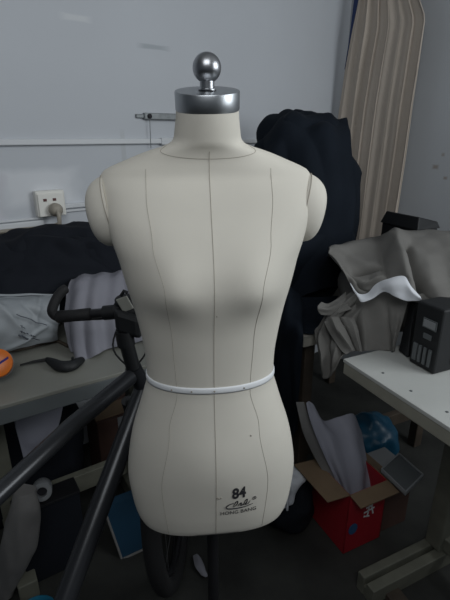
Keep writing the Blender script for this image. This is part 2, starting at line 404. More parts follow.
def form_pt(th, z, off=0.0):
    """th = 0 front centre, + to the viewer's right"""
    def raw(th, z):
        a, bf, bb, sh, n = ring_at(z)
        s, c = math.sin(th), math.cos(th)
        x = a*math.copysign(abs(s)**(2/n), s); b = bf if c > 0 else bb
        y = -b*math.copysign(abs(c)**(2/n), c)+sh
        if c > 0:                              # bust
            for k in (-1, 1):
                dx = (x-k*.078)/.050; dz = (z-1.172)/(.062 if z > 1.172 else .046)
                y -= .023*math.exp(-dx*dx-dz*dz)
            y -= .010*math.exp(-((x)/.07)**2-((z-1.165)/.06)**2)
            y -= .008*math.exp(-((x)/.08)**2-((z-.80)/.08)**2)
        zz = z-neck_lean(z)**1.5*(-y)*.22      # the top rings dip towards the front
        return V(x, y, zz)
    p = raw(th, z)
    if off:
        e = 1e-3
        n = (raw(th+e, z)-raw(th-e, z)).cross(raw(th, z+e)-raw(th, z-e))
        if n.length > 0: n.normalize()
        if n.dot(V(p.x, p.y, 0)) < 0: n = -n
        p = p+n*off
    cr_, sr_ = math.cos(ROT), math.sin(ROT)
    return V(FX+p.x*cr_-p.y*sr_, FD+p.x*sr_+p.y*cr_, p.z)
form = thing('dress_form', 'cream linen dress form with steel neck cap on a black stand', 'dress form', (FX, FD, 0))
NZ, NT = 150, 128
rows = []
for i in range(NZ):
    z = RINGS[0][0]+(RINGS[-1][0]-RINGS[0][0])*i/(NZ-1)
    rows.append([form_pt(2*PI*j/NT, z) for j in range(NT)])
mb = MB(); mb.grid(rows, close_u=True)
mb.f.append(tuple(range(NT))); mb.f.append(tuple((NZ-1)*NT+j for j in range(NT)))
torso = mb.build('torso', 'linen', form, smooth=True)
# seams
def seam(fn, z0, z1, n=80, r=.00055):
    pts = []
    for i in range(n):
        z = z0+(z1-z0)*i/(n-1); pts.append(form_pt(fn(z), z, .0002))
    return MB().tube(pts, r, n=6).build('seam', 'seam', form, smooth=True)
def ang_for_x(x, z):                            # angle whose surface x is x, front half
    a, bf, bb, sh, n = ring_at(z)
    s = min(1, abs(x)/a); return math.copysign(math.asin(s**(n/2)), x)
seam(lambda z: 0.0, .6205, 1.395)
def princess(k):
    key = [(.62,.100),(.75,.108),(.88,.088),(.96,.070),(1.06,.074),(1.17,.082),(1.25,.100),(1.32,.108),(1.366,.108)]
    def f(z):
        for q in range(len(key)-1):
            if key[q][0] <= z <= key[q+1][0]:
                t = (z-key[q][0])/(key[q+1][0]-key[q][0]); t = t*t*(3-2*t)
                return ang_for_x(k*(key[q][1]+(key[q+1][1]-key[q][1])*t), z)
        return ang_for_x(k*key[-1][1], z)
    return f
seam(princess(-1), .622, 1.366, r=.0004); seam(princess(1), .622, 1.366, r=.0004)
# neck seam ring
pts = [form_pt(2*PI*j/80, 1.4085-.026*max(0,math.cos(2*PI*j/80))**1.3, .0002) for j in range(81)]
MB().tube(pts, .0005, n=6, cap=False).build('seam', 'seam', form, smooth=True)
# waist tape
def band(z, h, off):
    rows = []
    for k in range(5):
        zz = z-h/2+h*k/4
        rows.append([form_pt(2*PI*j/120, zz+.006*math.cos(2*PI*j/120), off*(0.4 if k in (0,4) else 1)) for j in range(120)])
    return MB().grid(rows, close_u=True)
wt = band(.963, .0135, .0018).build('waist_tape', 'tape_white', form, smooth=True, solid=.0008); wt['label'] = 'white cotton tape round the waist'
pins = [(.0,.969),(-.30,.9685),(.42,.968),(-.62,.967)]
for (a, z) in pins:
    p = form_pt(a, z, .003)
    MB().lathe([(.0017,-.0006),(.0017,.0006)], p, V(0,1,0), n=10).build('pin', 'seam', form)
# shoulder (arm) caps
for k in (-1, 1):
    c = V(FX+k*.181, FD+.016+k*.181*math.sin(ROT), 1.290)
    nrm = V(k*.975, -.06, -.20).normalized(); up = V(k*.20,0,.98); up = (up-nrm*up.dot(nrm)).normalized(); sd = nrm.cross(up)
    rows = []; nr = 22; nn = 48
    for i in range(nr+1):
        q = i/nr*PI/2
        r = math.cos(q)**.62 if i < nr else 0.0; h = math.sin(q)**.9
        if i == nr: r = .02
        rows.append([c+nrm*(h*.046-.008)+up*(r*.0635*math.cos(2*PI*j/nn)-.006*h)+sd*(r*.051*math.sin(2*PI*j/nn)) for j in range(nn)])
    ms = MB(); ms.grid(rows, close_u=True); ms.f.append(tuple(range(nr*nn, nr*nn+nn))); ms.f.append(tuple(range(nn)))
    cp = ms.build('arm_cap', 'linen', form, smooth=True)
    ed = [c+nrm*(-.004)+up*.0640*math.cos(2*PI*j/48)+sd*.0515*math.sin(2*PI*j/48) for j in range(49)]
    MB().tube(ed, .0009, n=6, cap=False).build('piping', 'seam', cp, smooth=True)
# steel neck cap and ball
top_c = sum((form_pt(2*PI*j/32, RINGS[-1][0]) for j in range(32)), V(0,0,0))/32
axis = V(0, -.215, .977).normalized()
MB().lathe([(.050,-.002),(.0536,-.002),(.0543,.000),(.0543,.0262),(.0535,.0274),(.0500,.0276),(.001,.0276)], top_c, axis, n=72).build('neck_cap', 'steel', form, smooth=True)
top = top_c+axis*.0274
st = MB().lathe([(.0150,0),(.0150,.002),(.0120,.003),(.0120,.017)], top, V(0,-.06,1), n=32).build('finial', 'steel_ball', form, smooth=True)
bc = top+V(0,-.001,.0335)
MB().lathe([(max(.0005,.0234*math.cos(-PI/2+PI*i/28)), .0234*math.sin(-PI/2+PI*i/28)) for i in range(29)], bc, V(0,0,1), n=48).build('ball', 'steel_ball', st, smooth=True)
# stand: pole, hub and four feet
MB().tube([V(FX,FD,.08), V(FX,FD,.64)], .014).build('pole', 'black_metal', form, smooth=True)
MB().lathe([(.05,.05),(.055,.07),(.05,.12),(.02,.15)], V(FX,FD,0), n=28).build('hub', 'black_metal', form, smooth=True)
for k in range(4):
    a = PI/4+k*PI/2; d = V(math.cos(a), math.sin(a), 0)
    lg = MB().tube([V(FX,FD,.10)+d*.03, V(FX,FD,.09)+d*.12, V(FX,FD,.055)+d*.22], .013).build('leg', 'black_metal', form, smooth=True)
    MB().lathe([(.022,-.011),(.025,-.007),(.025,.007),(.022,.011)], V(FX,FD,.025)+d*.22, d.cross(V(0,0,1)), n=20).build('caster', 'rubber', lg, smooth=True)
under = MB().grid([[form_pt(2*PI*j/64, .6188)*1.0 for j in range(64)], [V(FX,FD,.6192)+(form_pt(2*PI*j/64,.6188)-V(FX,FD,.6188))*.05 for j in range(64)]], close_u=True).build('base_board', 'black_metal', form, solid=.004)

# printing on the hip
def text_polys(body, size, bold=0.0):
    cu = bpy.data.curves.new('tmp', 'FONT'); cu.body = body; cu.size = size; cu.align_x = 'CENTER'; cu.offset = bold; cu.resolution_u = 3
    o = bpy.data.objects.new('tmp', cu); C.objects.link(o)
    dg = bpy.context.evaluated_depsgraph_get(); dg.update()
    me = bpy.data.meshes.new_from_object(o.evaluated_get(dg))
    vs = [v.co.copy() for v in me.vertices]; fs = [tuple(p.vertices) for p in me.polygons]
    bpy.data.objects.remove(o); bpy.data.curves.remove(cu); bpy.data.meshes.remove(me)
    return vs, fs
def on_form(vs, x0, z0, sx=1.0, off=.0009):
    out = []
    for v in vs:
        x = x0+v.x*sx; z = z0+v.y
        out.append(form_pt(ang_for_x(x, z), z, off))
    return out
def stamp(name, body, size, x0, z0, sx=1.0, bold=0.0, label=None):
    vs, fs = text_polys(body, size, bold)
    mb = MB(); mb._add(on_form(vs, x0, z0, sx), fs)
    o = mb.build(name, 'ink', form, fix=False)
    if label: o['label'] = label
    return o
X0 = .046
stamp('size_number', '84', .0385, X0, .7320, .74, .0014, 'black printed number 84')
stamp('brand_lettering', 'HONG BANG', .0132, X0, .6885, .95, .0001, 'black printed capital lettering')
lg = MB()
def stroke(pts, r):
    q = cr_line([V(a, b, 0) for a, b in pts], 26)
    lg.tube([form_pt(ang_for_x(X0+p.x, .712+p.y), .712+p.y, .0008) for p in q], [r*(.45+.55*math.sin(PI*i/25)) for i in range(26)], n=6)
stroke([(.030,-.004),(.010,-.008),(-.016,-.008),(-.026,-.003),(-.020,.004),(-.010,.007)], .0012)
stroke([(-.012,-.004),(-.006,.009),(-.002,.010),(-.004,.002),(-.010,-.004)], .0011)
stroke([(-.002,-.003),(.002,.003),(.006,.004),(.004,-.002),(.009,-.001),(.013,.005)], .0011)
stroke([(.010,-.003),(.014,.009),(.018,.011),(.017,.004),(.013,-.002),(.020,-.001),(.024,.006)], .0011)
lo = lg.build('logo_script', 'ink', form, smooth=True); lo['label'] = 'small black script logo with registered mark'
rg = MB(); cc = (.033, .010)
rg.tube([form_pt(ang_for_x(X0+cc[0]+.0036*math.cos(2*PI*i/20), .712+cc[1]+.0036*math.sin(2*PI*i/20)), .712+cc[1]+.0036*math.sin(2*PI*i/20), .0008) for i in range(21)], .0006, n=5, cap=False)
rg.build('registered_ring', 'ink', lo)
vs, fs = text_polys('R', .006); mb = MB(); mb._add(on_form(vs, X0+cc[0], .712+cc[1]-.002), fs); mb.build('registered_letter', 'ink', lo, fix=False)
# two tiny specks on the cloth
for (x, z, r) in ((.070,.868,.0016),(.004,1.128,.0012)):
    MB().lathe([(r,-.0005),(r,.0005)], form_pt(ang_for_x(x,z), z, .0008), V(0,1,0), n=10).build('stain_spot', 'seam', form)
mk = MB()
for (dx, dz) in ((0,0),(.004,.001),(-.003,.002)):
    mk.tube([form_pt(ang_for_x(.004+dx, .735+dz), .735+dz, .0006), form_pt(ang_for_x(.006+dx, .738+dz), .738+dz, .0006)], .0009, n=6)
mk.build('stitch_mark', 'seam', form)

# ================================================================== TABLES
def table(name, label, c, ex, ey, L, D, top_m, edge_m, leg_t, beam_m, apron=.05, ztop=.75, legs=True, groupdots=None):
    """c = near corner on the floor, ex along the length, ey into the depth"""
    t = thing(name, label, 'table', c+ex*L/2+ey*D/2)
    cc = c+ex*L/2+ey*D/2
    MB().box(cc+V(0,0,ztop-.006), (L, D, .012), ex, ey).build('table_top', top_m, t, bevel=.002)
    MB().box(cc+V(0,0,ztop-.012-apron/2), (L-.004, D-.004, apron), ex, ey).build('table_core', edge_m, t, bevel=.003)
    return t, cc
# ---- left table
tu = V(.841,.541,0); tn = V(-.541,.841,0)
LA = V(-.593,1.017,0)-tu*.42
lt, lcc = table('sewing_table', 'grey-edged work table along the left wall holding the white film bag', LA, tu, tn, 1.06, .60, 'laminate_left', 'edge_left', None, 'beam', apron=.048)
for s in (.40, .86):
    b = LA+tu*s+tn*.32
    lgx = MB().box(b+tn*-.12+V(0,0,.38), (.055, .045, .62), tu, tn).build('leg', 'beam', lt, bevel=.004)
    MB().box(b+V(0,0,.035), (.06, .56, .07), tu, tn).build('foot', 'beam', lgx, bevel=.004)
    MB().box(b+V(0,0,.678), (.05, .50, .025), tu, tn).build('top_rail', 'beam', lgx, bevel=.003)
MB().box(LA+tu*.69+tn*.24+V(0,0,.215), (.56, .03, .075), tu, tn).build('stretcher', 'beam', lt, bevel=.003)
# ---- right table
e1 = V(.904,.427,0); e2 = V(-.427,.904,0)
RC = V(.378,1.285,0)
rt, rcc = table('sewing_table', 'cream-topped work table at the right edge carrying the black control box', RC-e2*1.10, e2, e1, 1.10, .62, 'laminate', 'edge', None, 'beam', apron=.040)
for (px, py) in ((383,373),(411,391),(447,412),(392,352)):
    p = F(px, py, .7502)
    MB().lathe([(.0042,-.001),(.0042,.0008),(.002,.0012)], p, V(0,0,1), n=14).build('screw', 'greyplastic', rt)
for s in (.24, 1.02):
    b = RC-e2*s+e1*.30
    lgx = MB().box(b+V(0,0,.38), (.065, .06, .62), e1, e2).build('leg', 'beam', rt, bevel=.004)
    ft = MB(); ft.box(b+e1*-.03+e2*.019+V(0,0,.036), (.60, .030, .072), e1, e2); ft.box(b+e1*-.03-e2*.024+V(0,0,.031), (.60, .034, .062), e1, e2); ft.box(b+e1*-.03+V(0,0,.02), (.596, .06, .04), e1, e2)
    ft.build('foot', 'beam', lgx, bevel=.003)
    MB().box(b+V(0,0,.682), (.05, .52, .03), e2, e1).build('top_rail', 'beam', lgx, bevel=.003)
MB().box(RC-e2*.63+e1*.30+V(0,0,.10), (.74, .03, .05), e2, e1).build('stretcher', 'beam', rt, bevel=.003)
pk = MB().box(V(.560,1.02,.012), (.055,.20,.024), V(.93,.36,0), V(-.36,.93,0)).build('floor_plank', 'wood', bevel=.003, origin=V(.56,1.02,0))
tag(pk, 'short wooden plank on the floor beside the right table foot', 'plank')
# ---- far bench behind the right table
BC = V(.281,1.457,0)
bt, bcc = table('work_bench', 'pale wooden bench between right table and room corner, mostly under fabric', BC, e1, e2, .80, .78, 'palewood', 'palewood', None, 'wood', apron=.035)
for (a, b) in ((.06,.06),(.74,.06),(.06,.72),(.74,.72)):
    MB().box(BC+e1*a+e2*b+V(0,0,.352), (.045,.045,.704), e1, e2).build('leg', 'wood', bt, bevel=.004)
MB().box(BC+e1*.40+e2*.06+V(0,0,.20), (.64,.03,.06), e1, e2).build('stretcher', 'wood', bt, bevel=.003)

# ================================================================== RIGHT SIDE SOFT HEAPS
# dark garments piled high on the bench
hb = BC+e1*.31+e2*.50
mb = MB()
lump(mb, hb+V(-.02,0,1.06), (.235,.20,.36), .045, 5.5, 3, 3.2, 80, 46, zmin=.752, ex=e1, ey=e2, stretch=V(1,1,.55))
lump(mb, hb+V(-.02,.0,1.37), (.16,.15,.13), .040, 8, 5, 3.2, 64, 30, ex=e1, ey=e2, stretch=V(1,1,.7))
lump(mb, hb+V(-.03,-.14,.93), (.24,.14,.20), .04, 6, 8, 2.8, 64, 30, zmin=.752, ex=e1, ey=e2, stretch=V(1,1,.5))
cloth(mb, [[P(262,132,2.0),P(284,109,2.02),P(306,115,2.0),P(330,116,1.98),P(347,117,2.0)],
           [P(262,160,1.84),P(284,128,1.86),P(306,130,1.84),P(330,130,1.84),P(353,144,1.88)],
           [P(262,220,1.78),P(284,190,1.79),P(306,180,1.78),P(332,182,1.79),P(357,188,1.86)],
           [P(266,270,1.74),P(284,262,1.74),P(306,250,1.74),P(330,246,1.76),P(352,240,1.82)],
           [P(270,318,1.70),P(284,312,1.70),P(300,298,1.70),P(322,290,1.72),P(345,285,1.78)]], 60, 70, .022, 7, 4, V(1,1,.45))
cloth(mb, [[P(268,285,1.66),P(280,285,1.60),P(292,288,1.58),P(304,296,1.60)],
           [P(262,310,1.64),P(276,315,1.54),P(290,321,1.47),P(303,327,1.45)],
           [P(258,345,1.66),P(272,348,1.56),P(287,350,1.48),P(302,349,1.44)],
           [P(256,395,1.67),P(270,398,1.57),P(285,398,1.49),P(299,392,1.45)],
           [P(256,440,1.68),P(270,446,1.58),P(284,446,1.50),P(297,430,1.46)]], 50, 60, .010, 9, 8, V(1,1,.4), rip=(.010,3,.8))
cloth(mb, [[P(280,296,1.62),P(300,297,1.66),P(320,297,1.68),P(338,296,1.68)],
           [F(284,306,.775),F(300,308,.79),F(318,308,.785),F(336,306,.78)],
           [F(292,318,.770),F(302,322,.775),F(316,322,.78),F(332,320,.775)],
           [F(301,332,.757),F(307,333,.762),F(318,333,.765),F(330,332,.76)]], 40, 36, .006, 12, 4)
hp = mb.build('garment_heap', 'navy', smooth=True, origin=hb+V(0,0,.752), fix=True)
tag(hp, 'tall heap of dark navy garments piled on the bench left of the curtain', 'clothes')

# grey woollen cloth heaped over bench and right table
mb = MB()
lump(mb, V(.66,1.66,.85), (.20,.19,.15), .020, 6, 2, 2.4, 64, 36, zmin=.7525)
lump(mb, V(.80,1.55,.86), (.20,.20,.15), .015, 6, 6, 2.4, 60, 34, zmin=.7525)
cloth(mb, [[P(328,262,1.86),P(340,250,1.88),P(362,240,1.9),P(385,236,1.9),P(408,231,1.86),P(432,229,1.8),P(490,234,1.7)],
           [P(329,249,1.60),P(342,244,1.62),P(362,240,1.66),P(385,238,1.66),P(405,236,1.66),P(434,240,1.60),P(490,248,1.48)],
           [P(331,252,1.52),P(345,258,1.54),P(362,256,1.55),P(385,252,1.54),P(402,250,1.54),P(430,258,1.49),P(485,268,1.38)],
           [P(340,264,1.46),P(352,272,1.46),P(366,270,1.46),P(385,264,1.45),P(402,266,1.43),P(428,276,1.39),P(480,285,1.29)],
           [P(348,280,1.43),P(357,286,1.42),P(370,284,1.42),P(386,276,1.40),P(404,281,1.38),P(427,291,1.34),P(475,298,1.25)],
           [P(353,290,1.43),P(361,295,1.42),P(373,291,1.41),P(388,283,1.39),P(405,290,1.365),P(425,299,1.33),P(470,305,1.26)],
           [P(356,296,1.47),P(362,300,1.47),P(374,297,1.46),P(388,292,1.44),P(405,298,1.42),P(424,303,1.37),P(470,309,1.30)]], 130, 100, .007, 9, 3,
      ridges=[(.58,.10,.72,.85,.085,.045),(.70,.30,.815,.80,.030,-.060),(.82,.35,.90,.85,.05,.014),(.44,.10,.53,.85,.05,-.018),(.05,.20,.42,.50,.06,.016),(.20,.50,.44,.52,.028,-.038),(.12,.62,.46,.66,.045,.022),(.02,.30,.25,.80,.03,-.012),(.46,.10,.60,.30,.03,.012),(.88,.3,.95,.9,.03,-.010)])
# upright panel hanging to the table in front
cloth(mb, [[P(352,291,1.45),P(366,296,1.43),P(382,292,1.41),P(398,296,1.39),P(408,300,1.36)],
           [P(354,315,1.41),P(366,318,1.40),P(380,318,1.38),P(392,320,1.36),P(403,320,1.35)],
           [P(356,335,1.38),P(367,337,1.37),P(380,336,1.36),P(390,338,1.345),P(397,338,1.335)],
           [P(357,350.5,1.355),P(367,351,1.345),P(379,350,1.345),P(388,350.5,1.335),P(394,351,1.33)]], 60, 50, .004, 10, 5,
      ridges=[(.02,0,.10,1,.06,-.020),(.18,.1,.22,1,.08,.010),(.62,.2,.86,1,.05,-.012),(.85,.3,.95,1,.05,.012)])
# limp swathes falling off the table's far corner
cloth(mb, [[P(360,286,1.46),P(374,290,1.44),P(388,290,1.42)],
           [P(345,296,1.45),P(356,303,1.43),P(368,310,1.42)],
           [P(331,309,1.44),P(343,316,1.42),P(358,326,1.40)],
           [P(317,325,1.44),P(331,331,1.40),P(350,340,1.375)],
           [P(314,334,1.43),P(329,345,1.38),P(345,352,1.345)],
           [P(318,352,1.40),P(330,360,1.36),P(340,358,1.335)],
           [P(320,366,1.39),P(329,371,1.355),P(337,364,1.33)],
           [P(322,377,1.39),P(328,378,1.355),P(332,371,1.335)]], 60, 90, .008, 14, 7, V(1.5,1.5,.7),
      ridges=[(.25,.05,.30,.95,.07,.022),(.48,.10,.50,.9,.04,-.022),(.72,.05,.70,.8,.07,.018),(.08,.3,.15,.9,.05,-.012),(.90,.2,.86,.7,.04,-.014),(.0,.42,.9,.55,.05,-.014)])
cloth(mb, [[P(322,302,1.42),P(330,303,1.44),P(346,292,1.46)],
           [P(317,308,1.40),P(328,310,1.42),P(347,303,1.43)],
           [P(321,315,1.41),P(332,315,1.42),P(352,309,1.41)]], 30, 22, .004, 14, 9, ridges=[(.0,.5,1,.4,.12,.010)])
cloth(mb, [[P(324,322,1.41),P(338,316,1.41),P(354,318,1.40)],
           [P(330,334,1.385),P(343,326,1.38),P(358,330,1.37)],
           [P(340,349,1.345),P(350,340,1.355),P(361,345,1.345)],
           [P(346,354,1.325),P(355,351,1.335),P(362,352,1.33)]], 40, 40, .007, 14, 3, ridges=[(.3,0,.35,1,.09,.018),(.55,.0,.58,1,.05,-.018),(.8,.1,.8,1,.08,.012)])
gh = mb.build('fabric_heap', 'grey', smooth=True, solid=.004, origin=V(.6,1.5,.7525), fix=False)
tag(gh, 'crumpled length of grey wool fabric heaped on the right table', 'fabric')
mb = MB()
cloth(mb, [[P(350,283,1.40),P(358,293,1.38),P(367,293,1.38),P(376,284,1.37),P(387,279,1.345),P(404,276,1.325),P(412,287,1.31),P(421,297,1.29)],
           [P(353,289,1.385),P(360,298,1.365),P(370,297,1.36),P(380,289,1.35),P(391,285,1.325),P(405,286,1.31),P(413,293,1.295),P(421,299,1.285)],
           [P(357,296,1.38),P(361,302,1.36),P(372,299,1.355),P(384,292,1.345),P(396,297,1.315),P(406,301,1.305),P(414,301,1.295),P(421,301,1.29)]], 70, 24, .004, 14, 4)
wc = mb.build('white_fabric', 'whitecloth', smooth=True, solid=.003, origin=P(390,299,1.33), fix=False)
tag(wc, 'white fabric strip tucked under the grey fabric heap', 'fabric')

# black control box on the right table
B0 = F(433,375,.752); BL = F(408.5,361,.752)
bd = (BL-B0); bw = bd.length; bd.normalize(); bo = V(-bd.y*-1, -bd.x, 0)
bo = V(bd.y, -bd.x, 0)                        # to the right, away from the face
hh = .205
bc_ = B0+bd*bw/2+bo*.09
t = thing('control_box', 'black control box with display and buttons on the right table', 'control box', V(bc_.x, bc_.y, .752))
MB().box(bc_+V(0,0,hh/2), (bw, .18, hh), bd, bo).build('housing', 'blackplastic', t, bevel=.006)
def on_face(u, h, du, dh, m, name, th=.004, lab=None):
    o = MB().box(B0+bd*u-bo*th/2+V(0,0,h), (du, th, dh), bd, bo).build(name, m, t, bevel=.001)
    if lab: o['label'] = lab
    return o
fw = bw
on_face(fw*.40, .148, fw*.52, .030, 'greyplastic', 'display_bezel')
on_face(fw*.40, .148, fw*.44, .022, 'palegrey', 'display', .0055)
on_face(fw*.42, .108, fw*.30, .016, 'greyplastic', 'button')
for i in range(4):
    on_face(fw*(.22+.19*i), .045, fw*(.10 if i < 3 else .16), .056, 'greyplastic', 'vent_rib', .006)
MB().box(B0+bd*.001+bo*.10+V(0,0,.03)-bd*.004, (.004, .07, .012), bd, bo).build('side_slot', 'greyplastic', t)
# black wedge-shaped case leaning behind it
kb = F(397,350,.752)
t2 = MB()
q0 = F(398,351,.752); q1 = F(409,359,.752)-bo*0
d1 = (q1-q0)
off = V(.13,.06,0)
t2.hexa([q0, q1+V(-.004,.006,0), q1+off+V(-.004,.006,0), q0+off, P(410,300,1.40), P(415,302,1.37), P(425,300,1.42), P(420,298,1.46)])
bo2 = t2.build('black_case', 'blackplastic', bevel=.005, origin=q0+off*.5)
tag(bo2, 'black slanted case standing between grey fabric and control box', 'case')

# dark box by the right wall
db = V(.785,1.91,.7505)
t = thing('dark_box', 'dark storage box on the bench right of the curtain', 'box', db)
MB().box(db+V(0,0,.155), (.115,.20,.31), e1, e2).build('box_body', 'blackplastic', t, bevel=.006)
MB().hexa([db+V(0,0,.31)+e1*a+e2*b for a, b in ((-.065,-.105),(.065,-.105),(.065,.105),(-.065,.105))]+[db+e1*a+e2*b+V(0,0,c) for a, b, c in ((-.05,-.09,.362),(.06,-.09,.335),(.06,.09,.335),(-.05,.09,.362))]).build('box_lid', 'blackplastic', t, bevel=.004)

# ================================================================== UNDER THE RIGHT TABLE
# red carton, flaps open
K = V(.425,1.208,0); kw, kd, kh = .170, .20, .268
t = thing('red_carton', 'red printed cardboard box with open brown flaps on the floor', 'box', K+e1*kw/2+e2*kd/2)
def side(a, b, z0, z1, name, m):
    d = (b-a); n = V(-d.y, d.x, 0).normalized()
    return MB().box((a+b)/2+V(0,0,(z0+z1)/2)+n*.002, (d.length, .004, z1-z0), d, n).build(name, m, t)
c0, c1, c2, c3 = K, K+e1*kw, K+e1*kw+e2*kd, K+e2*kd
pr = side(c0, c1, .004, kh, 'side_panel', 'redprint')
side(c1, c2, .004, kh, 'side_panel', 'redprint'); side(c2, c3, .004, kh, 'side_panel', 'redprint'); side(c3, c0, .004, kh, 'side_panel', 'redprint')
MB().box(K+e1*kw/2+e2*kd/2+V(0,0,.004), (kw-.01, kd-.01, .006), e1, e2).build('bottom_panel', 'cardboard', t)
def flap(a, b, o1, name='flap'):
    th = V(0,0,.004)
    return MB().hexa([a, b, b+o1, a+o1, a+th, b+th, b+o1+th, a+o1+th]).build(name, 'cardboard', t)
zt = V(0,0,kh)
flap(c0+zt, c1+zt, -e2*.052+V(0,0,-.012)+e1*.004)
flap(c3+zt, c0+zt, -e1*.095+V(0,0,.010))
flap(c2+zt, c3+zt, e2*.06+V(0,0,.05)); flap(c1+zt, c2+zt, e1*.06+V(0,0,-.03))
nrm = -e2
def decal(poly, m, name, parent, lab=None):
    o = MB().prism([K+e1*u+nrm*.0025+V(0,0,h) for u, h in poly], nrm*.001).build(name, m, parent)
    if lab: o['label'] = lab
gl = MB()
def gstroke(u0, h0, u1, h1, w=.006):
    a = K+e1*u0+nrm*.003+V(0,0,h0); b = K+e1*u1+nrm*.003+V(0,0,h1); gl.box((a+b)/2, ((b-a).length, .0012, w), (b-a), e2, (b-a).cross(e2))
for s in ((.075,.198,.115,.205),(.080,.182,.110,.186),(.072,.164,.120,.172),(.096,.205,.090,.140),(.104,.19,.116,.145),(.074,.148,.100,.140)): gstroke(*s)
go = gl.build('printed_mark', 'whiteprint', pr); go['label'] = 'white printed characters'
decal([(.030+.020*math.cos(2*PI*i/18), .110+.024*math.sin(2*PI*i/18)) for i in range(18)], 'blueprint', 'printed_dot', pr, 'dark blue printed spot')
# pale sheets standing in the carton
mb = MB()
cloth(mb, [[P(306,403,1.36),P(312,403,1.36),P(322,420,1.38),P(338,417,1.42),P(354,414,1.42),P(361,430,1.44)],
           [P(312,425,1.33),P(321,430,1.33),P(332,436,1.34),P(345,438,1.37),P(358,440,1.38),P(366,452,1.40)],
           [P(322,450,1.31),P(330,456,1.31),P(340,462,1.31),P(352,464,1.33),P(362,466,1.34),P(370,474,1.36)],
           [P(334,476,1.31),P(341,482,1.30),P(348,486,1.30),P(356,486,1.31),P(364,486,1.32),P(371,490,1.34)],
           [P(342,495,1.31),P(347,500,1.29),P(351,504,1.29),P(358,504,1.30),P(365,504,1.31),P(371,506,1.33)]], 60, 50, .004, 9, 2, V(1.6,1.6,.4), rip=(.006,2.5,.2))
sh = mb.build('pattern_sheet', 'sheet', smooth=True, solid=.002, origin=K+e1*.08+e2*.10+V(0,0,.03), fix=False)
tag(sh, 'large pale lilac sheet standing bent in the red box', 'sheet')
mb = MB()
cloth(mb, [[P(296,402,1.41),P(304,402,1.40)],[P(301,425,1.37),P(311,424,1.36)],[P(306,440,1.36),P(320,445,1.33)],[P(322,470,1.33),P(336,478,1.31)],[P(336,490,1.32),P(344,496,1.31)]], 14, 40, .002, 8, 3)
sh2 = mb.build('narrow_sheet', 'sack', smooth=True, solid=.003, origin=K+e1*.03+e2*.12+V(0,0,.03), fix=False)
tag(sh2, 'narrow brown-edged strip beside the large sheet in the red box', 'sheet')
# blue bag
mb = MB(); bb = V(.640,1.66,.0)
lump(mb, bb+V(0,0,.13), (.105,.10,.135), .030, 10, 4, 2.3, 56, 34, zmin=.003)
o = mb.build('blue_bag', 'bluebag', smooth=True, origin=bb); tag(o, 'blue plastic bag on the floor behind the red box', 'bag')
# small carton with a grey tray on top
sc0 = V(.615,1.40,0)
t = thing('small_carton', 'small red-brown carton under the grey tray, right of the red box', 'box', sc0)
MB().box(sc0+V(0,0,.115), (.13,.15,.23), e1, e2).build('carton_body', 'redbrown', t, bevel=.003)
MB().box(sc0+V(0,0,.236), (.136,.156,.012), e1, e2).build('carton_rim', 'palegrey', t, bevel=.002)
tr = [F(381,468,.30), F(406,492,.30), F(424,474,.325), F(399,452,.325)]
tc_ = sum(tr, V(0,0,0))/4
tb = MB(); dn = V(0,0,-.018)
tb.hexa([p+dn for p in tr]+[p+dn*.6 for p in tr])
for i in range(4):
    a, b = tr[i], tr[(i+1)%4]
    ia = a+(tc_-a)*.09; ib = b+(tc_-b)*.09
    tb.hexa([a+dn, b+dn, ib+dn, ia+dn, a, b, ib, ia])
t = thing('grey_tray', 'shallow grey tray with pale rim lying tilted under the right table', 'tray', V(tc_.x, tc_.y, .25))
tb.build('tray_rim', 'palegrey', t, bevel=.002)
MB().hexa([p+(tc_-p)*.10+dn*.5 for p in tr]+[p+(tc_-p)*.10+dn*.2 for p in tr]).build('tray_liner', 'greyplastic', t)
# dark bag and white rag at the left of the carton
mb = MB(); bg = V(.235,1.40,0)
lump(mb, bg+V(0,0,.09), (.10,.13,.11), .022, 9, 6, 2.3, 56, 34, zmin=.003)
o = mb.build('dark_bag', 'blackcloth', smooth=True, origin=bg); tag(o, 'dark cloth bundle on the floor left of the red box', 'bag')
mb = MB()
cloth(mb, [[P(284,470,1.36),P(293,464,1.37),P(303,470,1.36)],[P(284,482,1.29),P(291,478,1.27),P(306,480,1.30)],[P(283,494,1.26),P(289,490,1.235),P(297,490,1.27)],[P(284,508,1.24),P(288,510,1.225),P(292,502,1.26)]], 30, 36, .007, 16, 3, rip=(.006,2,.3))
o = mb.build('white_rag', 'whitecloth', smooth=True, solid=.003, origin=P(289,509,1.25), fix=False); tag(o, 'crumpled white rag lying over the dark cloth bundle', 'rag')
# fabric scrap and bead on the floor under the form
mb = MB(); s0 = F(200,566,.004)
cloth(mb, [[F(193,556,.012),F(197,554,.016),F(201,558,.012)],[F(195,566,.016),F(200,565,.022),F(205,568,.014)],[F(201,575,.010),F(205,577,.012),F(208,576,.010)]], 18, 18, .003, 20, 3)
o = mb.build('fabric_scrap', 'lilac', smooth=True, solid=.003, origin=s0, fix=False); tag(o, 'small grey fabric scrap on the floor beneath the dress form', 'scrap')

# ================================================================== LEFT TABLE CONTENTS
ZT = .7505
